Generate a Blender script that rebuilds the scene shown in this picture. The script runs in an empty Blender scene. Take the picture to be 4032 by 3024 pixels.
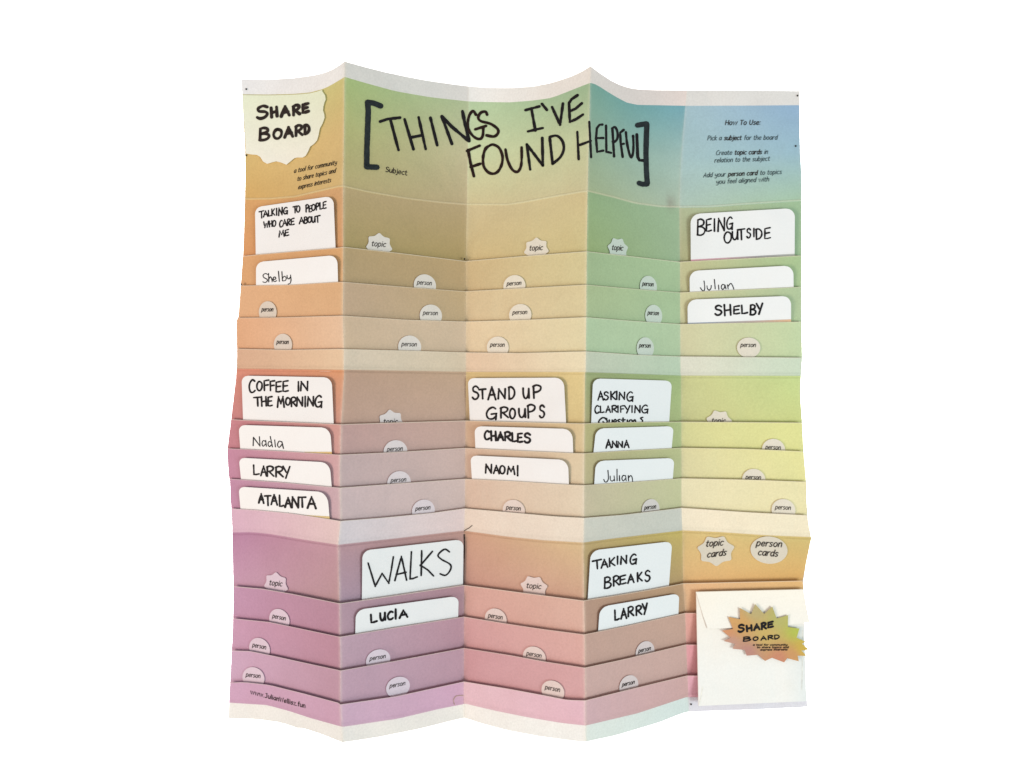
import bpy, math, random
from mathutils import noise, Vector
random.seed(7)
sc = bpy.context.scene
# ------------------------------------------------------------------ camera, world, lamps, exposure
FPX = 2930.0; CX, CY = 2016.0, 1512.0; CAMZ = 1.5; D0 = 1.0
cam_d = bpy.data.cameras.new("camera"); cam = bpy.data.objects.new("camera", cam_d)
sc.collection.objects.link(cam); sc.camera = cam
cam.location = (0, 0, CAMZ); cam.rotation_euler = (math.radians(90), 0, 0)
cam_d.sensor_width = 36; cam_d.lens = 36 * FPX / 4032; cam_d.clip_start = 0.01; cam_d.clip_end = 50
w = bpy.data.worlds.new("World"); sc.world = w; w.use_nodes = True
w.node_tree.nodes["Background"].inputs[0].default_value = (1.0, 0.985, 0.965, 1)
w.node_tree.nodes["Background"].inputs[1].default_value = 0.55
def lamp(name, loc, target, power, size, col):
    d = bpy.data.lights.new(name, 'AREA'); d.energy = power; d.shape = 'RECTANGLE'
    d.size, d.size_y = size; d.color = col
    o = bpy.data.objects.new(name, d); sc.collection.objects.link(o); o.location = loc
    o.rotation_euler = (Vector(target) - Vector(loc)).to_track_quat('-Z', 'Y').to_euler()
    return o
lamp("warm_lamp", (-2.9, -1.0, 0.65), (0, 1.0, 1.5), 76, (1.2, 1.2), (1.0, 0.80, 0.66))
lamp("cool_lamp", (2.5, -1.7, 0.65), (0, 1.0, 1.5), 72, (1.2, 1.2), (0.83, 1.0, 1.0))
for sx in (-1, 1):
    lamp("added_backdrop_lamp", (sx * 2.2, 1.9, 1.5), (sx * 1.8, 3.0, 1.5), 165, (0.9, 3.4), (1, 1, 1))  # added out of frame to burn the wall behind out to white
sc.view_settings.view_transform = 'Standard'; sc.view_settings.look = 'None'
sc.view_settings.exposure = 0; sc.view_settings.gamma = 1

# ------------------------------------------------------------------ helpers
COL = sc.collection
def lin(c):
    return tuple(((v/255)/12.92 if v/255 <= .04045 else ((v/255+.055)/1.055)**2.4) for v in c)
def interp(pts, x):
    if x <= pts[0][0]: return pts[0][1]
    for (a, b), (c, d) in zip(pts, pts[1:]):
        if x <= c: return b + (d-b)*(x-a)/max(1e-6, c-a)
    return pts[-1][1]
T = {'A': (880, 220, 1000), 'B': (1780, 220, 1000), 'C': (2400, 320, 800), 'D': (880, 900, 1000),
     'E': (1780, 900, 1000), 'F': (2600, 800, 600), 'G': (880, 1400, 1000), 'I': (1780, 1400, 1000),
     'M': (2600, 1150, 800), 'H': (880, 2050, 1000), 'J': (1780, 2050, 1000), 'K': (2580, 1700, 800),
     'L': (2600, 2250, 800), 'Q': (880, 2500, 1900)}
def tl(t, x, y):
    ox, oy, w_ = T[t]; k = w_/2212; return (ox + x*k, oy + y*k)
def tk(t): return T[t][2]/2212
def pl(spec):
    """'A:155,203 400,205 B:...' -> sorted list of sheet points"""
    out = []; t = 'A'
    for tok in spec.split():
        if ':' in tok: t, tok = tok.split(':')
        x, y = map(float, tok.split(',')); out.append(tl(t, x, y))
    return out
# fold lines: x as a function of height
FOLD_SPEC = [
 "A:155,203 190,850 190,1100 175,1659 D:150,490 130,770 113,797 118,1210 G:118,110 65,560 32,830 45,1050 55,1085 60,1220 75,1470 H:75,100 87,600 83,900 60,1350 48,1600 Q:23,384",
 "A:1055,48 1050,600 1043,1100 1043,1659 D:1040,750 1048,1050 1048,1230 G:1052,130 1025,600 1013,1000 1018,1440 1000,1640 H:1010,720 1020,1300 1018,1600 Q:545,493",
 "A:2137,265 2120,1280 E:120,275 120,1240 I:120,150 115,830 112,1330 105,1520 J:105,570 103,1390 100,1560 Q:1105,380",
 "B:1205,90 1195,600 1180,1180 E:1173,200 1163,1250 I:1158,150 1150,850 1148,1410 1143,1620 J:1150,700 1155,990 1158,1560 Q:1660,490",
 "B:2045,300 2008,700 1990,1000 1980,1310 E:1985,285 1990,1270 I:1995,170 1998,800 1998,1330 2005,1520 J:2012,545 2030,805 2038,1075 2050,1350 L:312,1535",
 "C:2068,105 2072,700 2090,1000 2090,1300 M:1537,0 1537,400 1546,712 1521,1085 1545,1420 K:1605,0 1615,215 1645,545 1653,905 1700,1160 1605,1620 L:1568,240 1560,565 1548,750 1560,930 1590,1300 1603,1475"]
FOLDS = [sorted((y, x) for x, y in pl(s)) for s in FOLD_SPEC]
def fx(i, y): return interp(FOLDS[i], y)
ROWS = {
 'top': "A:155,203 400,205 600,195 765,173 850,155 930,130 990,95 1055,48 1230,97 1400,140 1600,183 1800,220 2000,248 2137,265 B:300,277 500,280 700,268 870,235 1050,175 1130,137 1205,90 1300,160 1400,225 1500,268 1600,290 1750,298 2045,300 C:1500,99 2068,105",
 'margin': "A:160,335 400,337 600,332 750,320 880,285 980,230 1055,183 1250,240 1500,308 1800,360 2000,382 2137,397 B:300,402 500,405 700,390 870,365 1050,295 1130,262 1205,235 1260,250 1350,310 1450,370 1530,410 1620,427 1800,430 2045,435 C:1500,265 2070,260",
 'crease': "A:190,1245 400,1243 620,1225 850,1170 1000,1135 1043,1132 1250,1180 1600,1240 1900,1275 2120,1292 B:480,1293 600,1275 900,1220 1130,1180 1190,1175 1400,1225 1600,1280 1800,1307 1910,1312 1980,1312 C:1100,1360 1500,1330 2090,1293",
 'a1': "D:175,238 280,226 1000,165 1043,158 1490,207 2110,282 E:600,240 1173,197 1540,238 1980,288 F:2050,757",
 'a2': "D:150,495 600,488 1000,463 1043,463 1650,512 2100,545 E:600,518 1163,487 1600,525 1985,555 F:2050,1212",
 'a3': "D:130,775 500,772 1000,758 1043,757 1600,793 2100,808 E:600,795 1163,770 1600,805 1985,830 M:1537,320",
 'a4': "D:118,1045 550,1055 1000,1047 1048,1048 1600,1062 2100,1077 E:600,1083 1163,1068 1600,1098 1985,1112 M:1545,712",
 'a5': "D:118,1215 1000,1225 1048,1225 2100,1243 E:1150,1245 1985,1275 M:1530,905",
 'b1': "G:65,553 170,560 960,595 1020,598 1500,582 2100,565 I:990,588 1150,590 1500,580 1995,575 M:1540,1420",
 'b2': "G:32,808 150,812 500,830 1000,862 1015,862 1500,840 2100,803 I:500,822 1050,848 1150,850 1500,828 1998,802 K:1000,185 1615,212",
 'b3': "G:55,1072 150,1078 500,1102 900,1140 1015,1150 1500,1115 2100,1072 I:500,1090 1020,1123 1150,1128 1500,1105 1998,1068 K:1000,520 1648,543",
 'b4': "G:60,1330 300,1345 600,1375 900,1420 1018,1440 1400,1410 1800,1372 2100,1330 I:450,1360 900,1400 1148,1413 1500,1385 1998,1325 K:1000,875 1655,908",
 'b5': "H:75,98 250,95 400,110 700,160 1000,205 1500,150 2000,92 2095,82 J:500,135 800,165 1143,185 1400,150 1700,115 2003,80 K:700,1085 1200,1120 1700,1140",
 'c1': "H:85,570 340,592 600,637 1000,718 1015,720 1400,665 2095,560 J:600,625 1143,695 1400,655 1700,605 2012,545 K:1605,1620",
 'c2': "H:85,850 400,882 700,945 1000,1008 1018,1010 1500,930 2095,835 J:500,900 800,945 1150,990 1500,920 2030,803 L:1560,455",
 'c3': "H:70,1130 230,1135 450,1180 700,1235 1000,1300 1018,1305 1500,1220 2095,1108 J:500,1170 800,1225 1155,1280 1500,1205 2035,1078 L:400,797 1560,790",
 'c4': "H:55,1410 180,1405 400,1430 700,1505 1000,1585 1018,1600 1500,1530 2095,1400 J:500,1465 800,1520 1000,1560 1158,1565 1500,1480 2045,1348 L:410,1133 1580,1120",
 'c5': "Q:28,307 200,318 300,345 400,378 545,418 800,380 1000,333 1110,312 1250,345 1400,375 1550,400 1660,412 1900,355 2120,282 L:400,1362 1590,1345",
 'bottom': "Q:23,384 150,386 250,400 300,412 330,427 370,429 450,455 545,493 700,470 900,430 1050,392 1105,380 1180,405 1300,437 1450,465 1600,485 1660,490 1800,460 2000,400 2100,360 2133,352 L:1000,1505 1603,1475"}
ROWS = {k: sorted(pl(v)) for k, v in ROWS.items()}
def ry(r, x): return interp(ROWS[r], x)

# shape of the folded sheet: nearness from the vertical mountain and valley folds
FOLDH = [((312, .29), (1300, .14), (2830, .05)), ((0, 1), (1, 1)), ((0, 0), (1, 0)), ((0, .96), (1, .96)), ((0, 0), (1, 0)), ((312, .02), (1500, .05), (2700, -.04))]
POW = [((312, 1.8), (1000, 1.0), (2300, 1.0), (2830, 1.25)), ((312, 1.25), (1000, 1.0), (2300, 1), (2830, 1.0)),
       ((312, 2.0), (1000, 1.0), (2300, 1.0), (2830, .85)), ((312, 2.1), (1000, 1.0), (2300, 1.0), (2830, .88)), ((0, 1), (1, 1))]
def panel_t(x, y):
    fs = [fx(i, y) for i in range(6)]
    for i in range(5):
        if x <= fs[i+1] or i == 4:
            return i, (x - fs[i])/(fs[i+1]-fs[i])
def wob(x, y):
    v = noise.noise(Vector((x/190, y/150, 3.1)))*0.0016 + noise.noise(Vector((x/75, y/62, 9.7)))*0.0008
    for (cx, y0, y1) in ((2055, 2010, 2125), (2055, 2715, 2860), (2078, 700, 985)):
        if y0 < y < y1: v += 0.0011*math.exp(-abs(x-cx)/9)*min(1, (y-y0)/30, (y1-y)/30)
    return v
def depth(x, y):
    i, t = panel_t(x, y)
    h0 = interp(FOLDH[i], y); h1 = interp(FOLDH[i+1], y); p = interp(POW[i], y)
    tc = min(1, max(0, t))
    if i in (0, 2): s = tc**p
    elif i in (1, 3): s = 1-(1-tc)**p
    else: s = tc
    if t < 0 or t > 1: s = t
    h = h0 + (h1-h0)*s
    return D0/(1+.087*h) - wob(x, y)
def P(x, y, off=0.0):
    d = depth(x, y) - off
    return ((x-CX)/FPX*d, d, CAMZ-(y-CY)/FPX*d)
ORG = Vector(P(2016, 2870)); ORG.y = 0.97
# how far a strip of pocket paper stands off the sheet
STEP = .0074; STEPS = {'a': .0056, 'b': .0062, 'c': .0074}
SECT = {'a': ('crease', ['a1', 'a2', 'a3', 'a4', 'a5']), 'b': ('a5', ['b1', 'b2', 'b3', 'b4', 'b5']), 'c': ('b5', ['c1', 'c2', 'c3', 'c4', 'c5'])}
def base(strip, x, y):
    """strip 'a0'.. = sheet behind first pocket; 'a1'..'a4' strips"""
    k = int(strip[1])
    if k == 0: return 0.0
    STEP = STEPS[strip[0]]
    y0 = ry(strip, x); y1 = ry(strip[0]+str(k+1), x); v = min(1, max(0, (y-y0)/(y1-y0)))
    if k == 4:
        return interp(((0, STEP), (.72, .0025), (.86, .0016), (1, .0034)), v)
    return .0008 + (STEP-.0008)*(1-v)

def mesh_obj(name, verts, faces, mat, parent=None, cols=None, smooth=True, recalc=True):
    o_ = Vector((0, 0, 0)) if parent is None else ORG0(parent)
    me = bpy.data.meshes.new(name)
    me.from_pydata([tuple(Vector(v)-o_) for v in verts], [], faces)
    if cols:
        ca = me.color_attributes.new("Col", 'FLOAT_COLOR', 'POINT')
        ca.data.foreach_set("color", [c for v in cols for c in (v[0], v[1], v[2], 1)])
    me.materials.append(mat)
    if smooth: me.polygons.foreach_set("use_smooth", [True]*len(faces))
    me.update()
    o = bpy.data.objects.new(name, me); COL.objects.link(o)
    if parent: o.parent = parent
    return o
WORLDLOC = {}
def ORG0(p): return WORLDLOC.get(p.name, Vector((0, 0, 0)))
def thing(name, label, cat, loc, group=None):
    o = bpy.data.objects.new(name, None); COL.objects.link(o); o.location = loc; o.empty_display_size = .05
    o['label'] = label; o['category'] = cat
    if group: o['group'] = group
    WORLDLOC[o.name] = Vector(loc); return o
def child(name, verts, faces, mat, parent, **k):
    o = mesh_obj(name, verts, faces, mat, parent, **k); WORLDLOC[o.name] = ORG0(parent); return o

# ------------------------------------------------------------------ materials
def paper(name, col=None, grain=.05, rough=.85, bump=.25):
    m = bpy.data.materials.new(name); m.use_nodes = True; nt = m.node_tree; N = nt.nodes; L = nt.links
    b = N['Principled BSDF']; b.inputs['Roughness'].default_value = rough
    b.inputs['Specular IOR Level'].default_value = .18
    tc = N.new('ShaderNodeTexCoord')
    n1 = N.new('ShaderNodeTexNoise'); n1.inputs['Scale'].default_value = 420; n1.inputs['Detail'].default_value = 3
    n2 = N.new('ShaderNodeTexNoise'); n2.inputs['Scale'].default_value = 28; n2.inputs['Detail'].default_value = 4
    L.new(tc.outputs['Object'], n1.inputs['Vector']); L.new(tc.outputs['Object'], n2.inputs['Vector'])
    mr = N.new('ShaderNodeMapRange'); mr.inputs[1].default_value = .25; mr.inputs[2].default_value = .75
    mr.inputs[3].default_value = 1-grain*1.4; mr.inputs[4].default_value = 1+grain*1.4
    L.new(n1.outputs['Fac'], mr.inputs[0])
    mr2 = N.new('ShaderNodeMapRange'); mr2.inputs[1].default_value = .25; mr2.inputs[2].default_value = .75
    mr2.inputs[3].default_value = 1-grain*.6; mr2.inputs[4].default_value = 1+grain*.6
    L.new(n2.outputs['Fac'], mr2.inputs[0])
    mu = N.new('ShaderNodeMath'); mu.operation = 'MULTIPLY'; L.new(mr.outputs[0], mu.inputs[0]); L.new(mr2.outputs[0], mu.inputs[1])
    vm = N.new('ShaderNodeVectorMath'); vm.operation = 'SCALE'
    if col is None:
        a = N.new('ShaderNodeVertexColor'); a.layer_name = 'Col'; L.new(a.outputs['Color'], vm.inputs[0])
    else:
        vm.inputs[0].default_value = col
    L.new(mu.outputs[0], vm.inputs['Scale']); L.new(vm.outputs[0], b.inputs['Base Color'])
    n3 = N.new('ShaderNodeTexNoise'); n3.inputs['Scale'].default_value = 17; n3.inputs['Detail'].default_value = 3; n3.inputs['Distortion'].default_value = .6
    L.new(tc.outputs['Object'], n3.inputs['Vector'])
    b3 = N.new('ShaderNodeBump'); b3.inputs['Strength'].default_value = min(1, bump*2.6); b3.inputs['Distance'].default_value = .0045
    L.new(n3.outputs['Fac'], b3.inputs['Height'])
    bp = N.new('ShaderNodeBump'); L.new(b3.outputs[0], bp.inputs['Normal']); bp.inputs['Strength'].default_value = bump; bp.inputs['Distance'].default_value = .0006
    L.new(n1.outputs['Fac'], bp.inputs['Height']); L.new(bp.outputs[0], b.inputs['Normal'])
    return m
M_print = paper("printed_paper", grain=.042)
M_card = paper("white_card", (.765, .77, .785), grain=.008, bump=.06)
M_cardprint = paper("card_print", None, grain=.02, bump=.05)
M_badge = paper("badge_print", None, grain=.03, bump=.15)
M_env = paper("envelope_paper", None, grain=.02, bump=.2)
def flat(name, c, rough=.6):
    m = bpy.data.materials.new(name); m.use_nodes = True; nt = m.node_tree; b = nt.nodes['Principled BSDF']
    b.inputs['Roughness'].default_value = rough; b.inputs['Specular IOR Level'].default_value = .15
    n = nt.nodes.new('ShaderNodeTexNoise'); n.inputs['Scale'].default_value = 160
    tc = nt.nodes.new('ShaderNodeTexCoord'); nt.links.new(tc.outputs['Object'], n.inputs['Vector'])
    cr = nt.nodes.new('ShaderNodeValToRGB'); cr.color_ramp.elements[0].position = .35; cr.color_ramp.elements[1].position = .7
    cr.color_ramp.elements[0].color = (*[v*.75 for v in c], 1); cr.color_ramp.elements[1].color = (*[min(1, v*1.35) for v in c], 1)
    nt.links.new(n.outputs['Fac'], cr.inputs[0]); nt.links.new(cr.outputs[0], b.inputs['Base Color'])
    return m
M_marker = flat("black_marker", (.008, .006, .008))
M_brown = flat("dried_marker", (.016, .006, .005))
M_bracket = flat("bracket_ink", (.016, .021, .024))
M_print_ink = flat("print_ink", (.022, .014, .012))
M_grey_ink = flat("thin_print_ink", (.035, .06, .07))
M_pin = flat("dark_metal", (.02, .014, .012), .4)

# ------------------------------------------------------------------ backdrop
wallm = bpy.data.materials.new("white_wall"); wallm.use_nodes = True
b_ = wallm.node_tree.nodes['Principled BSDF']; b_.inputs['Roughness'].default_value = .9; b_.inputs['Specular IOR Level'].default_value = 0
n_ = wallm.node_tree.nodes.new('ShaderNodeTexNoise'); n_.inputs['Scale'].default_value = 60
r_ = wallm.node_tree.nodes.new('ShaderNodeValToRGB'); r_.color_ramp.elements[0].color = (.9, .9, .9, 1); r_.color_ramp.elements[1].color = (.93, .93, .93, 1)
wallm.node_tree.links.new(n_.outputs['Fac'], r_.inputs[0]); wallm.node_tree.links.new(r_.outputs[0], b_.inputs['Base Color'])
wall = mesh_obj("wall", [(-4, 3.0, -1.6), (4, 3.0, -1.6), (4, 3.0, 4.6), (-4, 3.0, 4.6), (-4, 3.1, -1.6), (4, 3.1, -1.6), (4, 3.1, 4.6), (-4, 3.1, 4.6)],
                [(0, 1, 2, 3), (5, 4, 7, 6), (4, 0, 3, 7), (1, 5, 6, 2), (3, 2, 6, 7), (4, 5, 1, 0)], wallm, smooth=False)
wall['kind'] = 'structure'

# ------------------------------------------------------------------ print colours (as seen), divided by each fold's light
GAIN = [(1.18, 1.08, 0.99), (0.97, 1.02, 1.01), (1.13, 1.03, .97), (.97, 1.08, 1.08), (1.09, 1.10, 1.07)]
SAT = .86
def alb(c, col, t=0.5):
    m_ = .3*c[0]+.59*c[1]+.11*c[2]; c = [m_+(v-m_)*SAT for v in c]
    l = lin(c); g = GAIN[col]
    return tuple(min(.86, l[j]/g[j]) for j in range(3))
# per row: five columns of (left rgb, right rgb)
def C(*v): return [((v[i*6], v[i*6+1], v[i*6+2]), (v[i*6+3], v[i*6+4], v[i*6+5])) for i in range(5)]
W = C(240,230,224,242,232,222, 212,212,206,212,212,208, 241,228,220,240,227,217, 214,214,208,220,215,210, 224,221,216,222,220,216)
WB = C(238,228,216,236,226,214, 226,225,218,228,226,218, 240,230,220,239,229,221, 211,228,221,206,228,224, 222,220,228,221,221,228)
HT = C(214,196,125,212,194,114, 162,188,118,168,186,144, 185,200,152,160,188,145, 112,168,152,108,172,188, 164,196,206,142,178,212)
HM = C(221,181,106,222,182,112, 172,176,112,189,184,144, 205,206,155,200,204,155, 140,176,150,152,192,186, 166,198,200,150,188,204)
HB = C(222,168,90,216,176,108, 178,165,112,182,165,125, 212,190,140,210,196,148, 158,180,138,168,194,172, 176,200,184,162,196,166)
CB = C(226,160,92,218,162,105, 178,158,112,180,160,118, 212,186,138,214,192,138, 140,176,128,150,186,150, 182,190,150,155,190,148)
KB = C(227,150,90,222,152,95, 165,148,95,172,150,95, 215,182,125,212,190,130, 145,175,115,150,185,145, 185,180,130,155,190,145)
A1 = C(226,160,102,222,160,100, 172,150,108,180,155,110, 210,176,125,215,195,140, 152,184,138,160,195,150, 198,192,142,165,195,140)
A2 = C(230,170,120,224,168,115, 185,160,130,185,162,120, 218,185,140,218,195,145, 160,186,138,160,195,150, 210,203,153,172,196,150)
A3 = C(230,165,118,232,185,145, 198,175,145,200,180,152, 228,195,155,226,205,158, 168,200,160,168,200,160, 212,205,160,190,210,160)
A4 = C(218,166,130,232,190,148, 204,192,170,206,192,165, 226,188,156,234,212,172, 184,200,178,176,205,178, 222,218,198,196,214,188)
BT = C(226,138,112,226,150,102, 182,150,128,188,160,132, 222,185,125,226,195,130, 152,170,118,158,188,124, 206,204,138,194,213,134)
BB = C(208,128,125,216,148,126, 186,155,138,192,162,142, 210,170,125,222,190,126, 164,166,116,165,188,128, 205,202,138,203,211,130)
B1 = C(204,124,130,214,150,136, 184,150,146,190,160,146, 210,165,132,220,188,138, 174,174,120,166,190,130, 214,210,142,220,220,138)
B2 = C(200,130,152,214,160,156, 185,164,165,194,170,162, 214,172,146,222,194,156, 180,176,130,176,190,136, 220,210,155,226,222,145)
B3 = C(198,134,160,206,165,166, 194,175,177,198,178,172, 218,180,156,225,200,170, 190,186,155,186,196,150, 232,220,176,230,220,165)
B4 = C(218,168,184,228,190,182, 200,196,202,216,198,196, 230,202,182,234,212,190, 195,202,190,190,200,190, 240,225,196,238,226,192)
CT = C(188,126,156,198,144,150, 176,140,150,186,146,136, 206,150,122,218,180,130, 182,162,110,192,178,95, 222,190,120,210,186,110)
CBm = C(204,150,172,188,140,140, 166,142,162,172,140,150, 204,144,126,210,158,130, 166,146,112,180,156,106, 232,180,116,222,170,95)
C1 = C(196,140,166,187,131,146, 172,142,158,173,135,146, 214,154,140,220,168,148, 176,146,126,180,150,112, 234,182,132,228,180,112)
C2 = C(203,146,170,190,132,146, 181,152,170,180,140,155, 212,150,148,221,163,151, 185,156,142,190,160,142, 228,160,146,222,160,142)
C3 = C(208,160,182,193,142,156, 184,152,172,182,146,162, 208,146,149,216,156,154, 194,166,160,196,166,156, 226,150,156,222,150,152)
C4 = C(209,156,180,205,153,172, 198,164,188,202,160,186, 228,180,186,228,174,184, 200,170,176,201,166,162, 228,164,178,220,160,172)
def mid3(c0, c1, f):
    return [tuple(tuple(a_[j]*(1-f)+b_[j]*f for j in range(3)) for a_, b_ in zip(p, q)) for p, q in zip(c0, c1)]
def colour_at(ci, t, c0, c1, v):
    a = [c0[ci][0][j]*(1-t)+c0[ci][1][j]*t for j in range(3)]
    b = [c1[ci][0][j]*(1-t)+c1[ci][1][j]*t for j in range(3)]
    return [a[j]*(1-v)+b[j]*v for j in range(3)]
TS = [0, .008, .022, .05] + [.05 + .9*k/16 for k in range(1, 16)] + [.95, .978, .992, 1]
def grid(ci, r0, r1, c0, c1, vs, offf, V, Fc, K, vmap=None):
    """r0,r1: callables y(x); vs: list of v or (v, dy px, offset override)"""
    start = len(V); nt_ = len(TS)
    for q in vs:
        v, dpx, oo = q if isinstance(q, tuple) else (q, 0, None)
        for t in TS:
            y = 1500.0; x = 0
            y = r0(fx(ci, 1500)+(fx(ci+1, 1500)-fx(ci, 1500))*t)
            for _ in range(5):
                x = fx(ci, y)+(fx(ci+1, y)-fx(ci, y))*t
                y = r0(x)*(1-v)+r1(x)*v+dpx
            x = min(max(x, fx(ci, y)), fx(ci+1, y))
            off = oo if oo is not None else offf(x, y, v)
            V.append(P(x, y, off))
            vv = min(1, max(0, v)); vv = vmap(vv) if vmap else vv
            c = colour_at(ci, t, c0, c1, vv)
            # print is worn pale along the vertical folds
            ridgeL = ci in (1, 3); ridgeR = ci in (0, 2)
            wl = (.42 if ridgeL else .22) if ci > 0 else 0; wr = (.42 if ridgeR else .15) if ci < 4 else .12
            k = wl*max(0, 1-t/.024) + wr*max(0, 1-(1-t)/.024)
            k *= .75+.5*noise.noise(Vector((x/9, y/14, 2)))
            k = max(0, min(.7, k))
            c = [c[j]*(1-k)+(236, 222, 200)[j]*k for j in range(3)]
            g_ = .5*math.exp(-((x-2643)**2/260+(y-797)**2/620))   # an old smudge near the fourth fold
            c = [c[j]*(1-g_)+(128, 122, 112)[j]*g_ for j in range(3)]
            K.append(alb(c, ci))
    for r in range(len(vs)-1):
        for s in range(nt_-1):
            a = start+r*nt_+s
            Fc.append((a, a+nt_, a+nt_+1, a+1))
def R(name): return lambda x: ry(name, x)

board = thing("pocket_board", "large accordion-folded paper board in rainbow pastel gradient with rows of pockets, on white", "board", ORG)
PART = {}
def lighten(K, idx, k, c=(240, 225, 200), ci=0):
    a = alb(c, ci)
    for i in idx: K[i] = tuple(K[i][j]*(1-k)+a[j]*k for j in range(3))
n_t = len(TS)
for ci in range(5):
    # header panel: unprinted margin, title area, crease, sheet behind first pocket
    V, Fc, K = [], [], []
    z = lambda x, y, v: 0.0
    grid(ci, R('top'), R('margin'), W, W, [0, .33, .66, 1], z, V, Fc, K)
    grid(ci, R('margin'), R('crease'), HT, HM, [k/24 for k in range(13)], z, V, Fc, K, lambda v: v*2)
    grid(ci, R('margin'), R('crease'), HM, HB, [k/24 for k in range(12, 24)]+[(1, -5, 0.0)], z, V, Fc, K, lambda v: v*2-1)
    s = len(V)
    grid(ci, R('crease'), R('crease'), HB, CB, [(0, -5, 0.0), (0, -1.6, .0009), (0, 1.6, .0009), (0, 5, 0.0)], z, V, Fc, K)
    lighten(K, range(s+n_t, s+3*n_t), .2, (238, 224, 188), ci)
    grid(ci, R('crease'), R('a1'), CB, KB, [(0, 5, 0.0)]+[k/12 for k in range(1, 13)]+[(1, 14, 0.0)], z, V, Fc, K)
    PART['a0', ci] = child("header_panel", V, Fc, M_print, board, cols=K)
    for sec, top, bot, ct, cb in (('b', 'a5', 'b1', BT, BB), ('c', 'b5', 'c1', CT, CBm)):
        V, Fc, K = [], [], []
        grid(ci, R(top), R(bot), ct, cb, [(0, -6, 0.0), (0, 0, 0.0), (0, 6, .0004), (0, 8.5, -.0009), (0, 11, .0004), (0, 16, .0)]+[k/12 for k in range(2, 13)]+[(1, 14, 0.0)], z, V, Fc, K)
        PART[sec+'0', ci] = child("panel", V, Fc, M_print, board, cols=K)
    for sec, cols in (('a', (A1, A2, A3, A4)), ('b', (B1, B2, B3, B4)), ('c', (C1, C2, C3, C4))):
        for k in range(1, 5):
            STEP = STEPS[sec]; nm = sec+str(k); V, Fc, K = [], [], []
            f = lambda x, y, v, nm=nm: base(nm, x, y)
            rows = [(0, 9, STEP-.0026), (0, .6, STEP-.0012), (0, 0, STEP-.0003), (0, 1.6, STEP+.0002), (0, 4, STEP), (0, 8, STEP-.0006), .2, .35, .5, .65, .8, .9, 1]
            cc = cols[k-1]
            nxt = cols[k] if k < 4 else cc
            mix = [tuple(tuple(a_[j]*.85+b_[j]*.15 for j in range(3)) for a_, b_ in zip(p, q)) for p, q in zip(cc, nxt)] if k < 3 else cc
            if k < 4: rows += [(1, 14, .0006)]
            else: rows += [(1, 1.5, .0022), (1, 3, .0002)]
            grid(ci, R(nm), R(sec+str(k+1)), cc, mix, rows, f, V, Fc, K)
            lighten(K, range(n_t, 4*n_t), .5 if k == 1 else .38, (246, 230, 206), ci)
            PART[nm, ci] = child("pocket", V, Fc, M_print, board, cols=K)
    V, Fc, K = [], [], []
    grid(ci, R('c5'), R('bottom'), WB, WB, [(0, -4, 0.0), 0, .33, .66, 1], z, V, Fc, K)
    PART['hem', ci] = child("bottom_margin", V, Fc, M_print, board, cols=K)

V, Fc, K = [], [], []
for ci in range(5):
    grid(ci, R('top'), R('bottom'), W, WB, [k/30 for k in range(31)], lambda x, y, v: -.0016, V, Fc, K)
child("back_sheet", V, Fc, M_print, board, cols=K)
# ------------------------------------------------------------------ ink strokes
def catmull(p, closed=False):
    out = []; n = len(p)
    for i in range(n-1):
        p0 = p[i-1] if i > 0 else (p[-2] if closed else p[0]); p1, p2 = p[i], p[i+1]
        p3 = p[i+2] if i+2 < n else (p[1] if closed else p[-1])
        for k in range(6):
            t = k/6; t2 = t*t; t3 = t2*t
            out.append(tuple(.5*((2*p1[j])+(-p0[j]+p2[j])*t+(2*p0[j]-5*p1[j]+4*p2[j]-p3[j])*t2+(-p0[j]+3*p1[j]-3*p2[j]+p3[j])*t3) for j in (0, 1)))
    out.append(p[-1]); return out
def parse(s):
    res = []
    for st in s.split(';'):
        st = st.strip()
        if not st: continue
        cur = st[0] == '~'
        pts = [tuple(map(float, q.split(','))) for q in st.lstrip('~').split()]
        if cur and len(pts) > 2: pts = catmull(pts, pts[0] == pts[-1])
        res.append(pts)
    return res
def densify(pts, step=9):
    out = [pts[0]]
    for a, b in zip(pts, pts[1:]):
        n = max(1, int(math.hypot(b[0]-a[0], b[1]-a[1])/step))
        for k in range(1, n+1): out.append((a[0]+(b[0]-a[0])*k/n, a[1]+(b[1]-a[1])*k/n))
    return out
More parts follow.
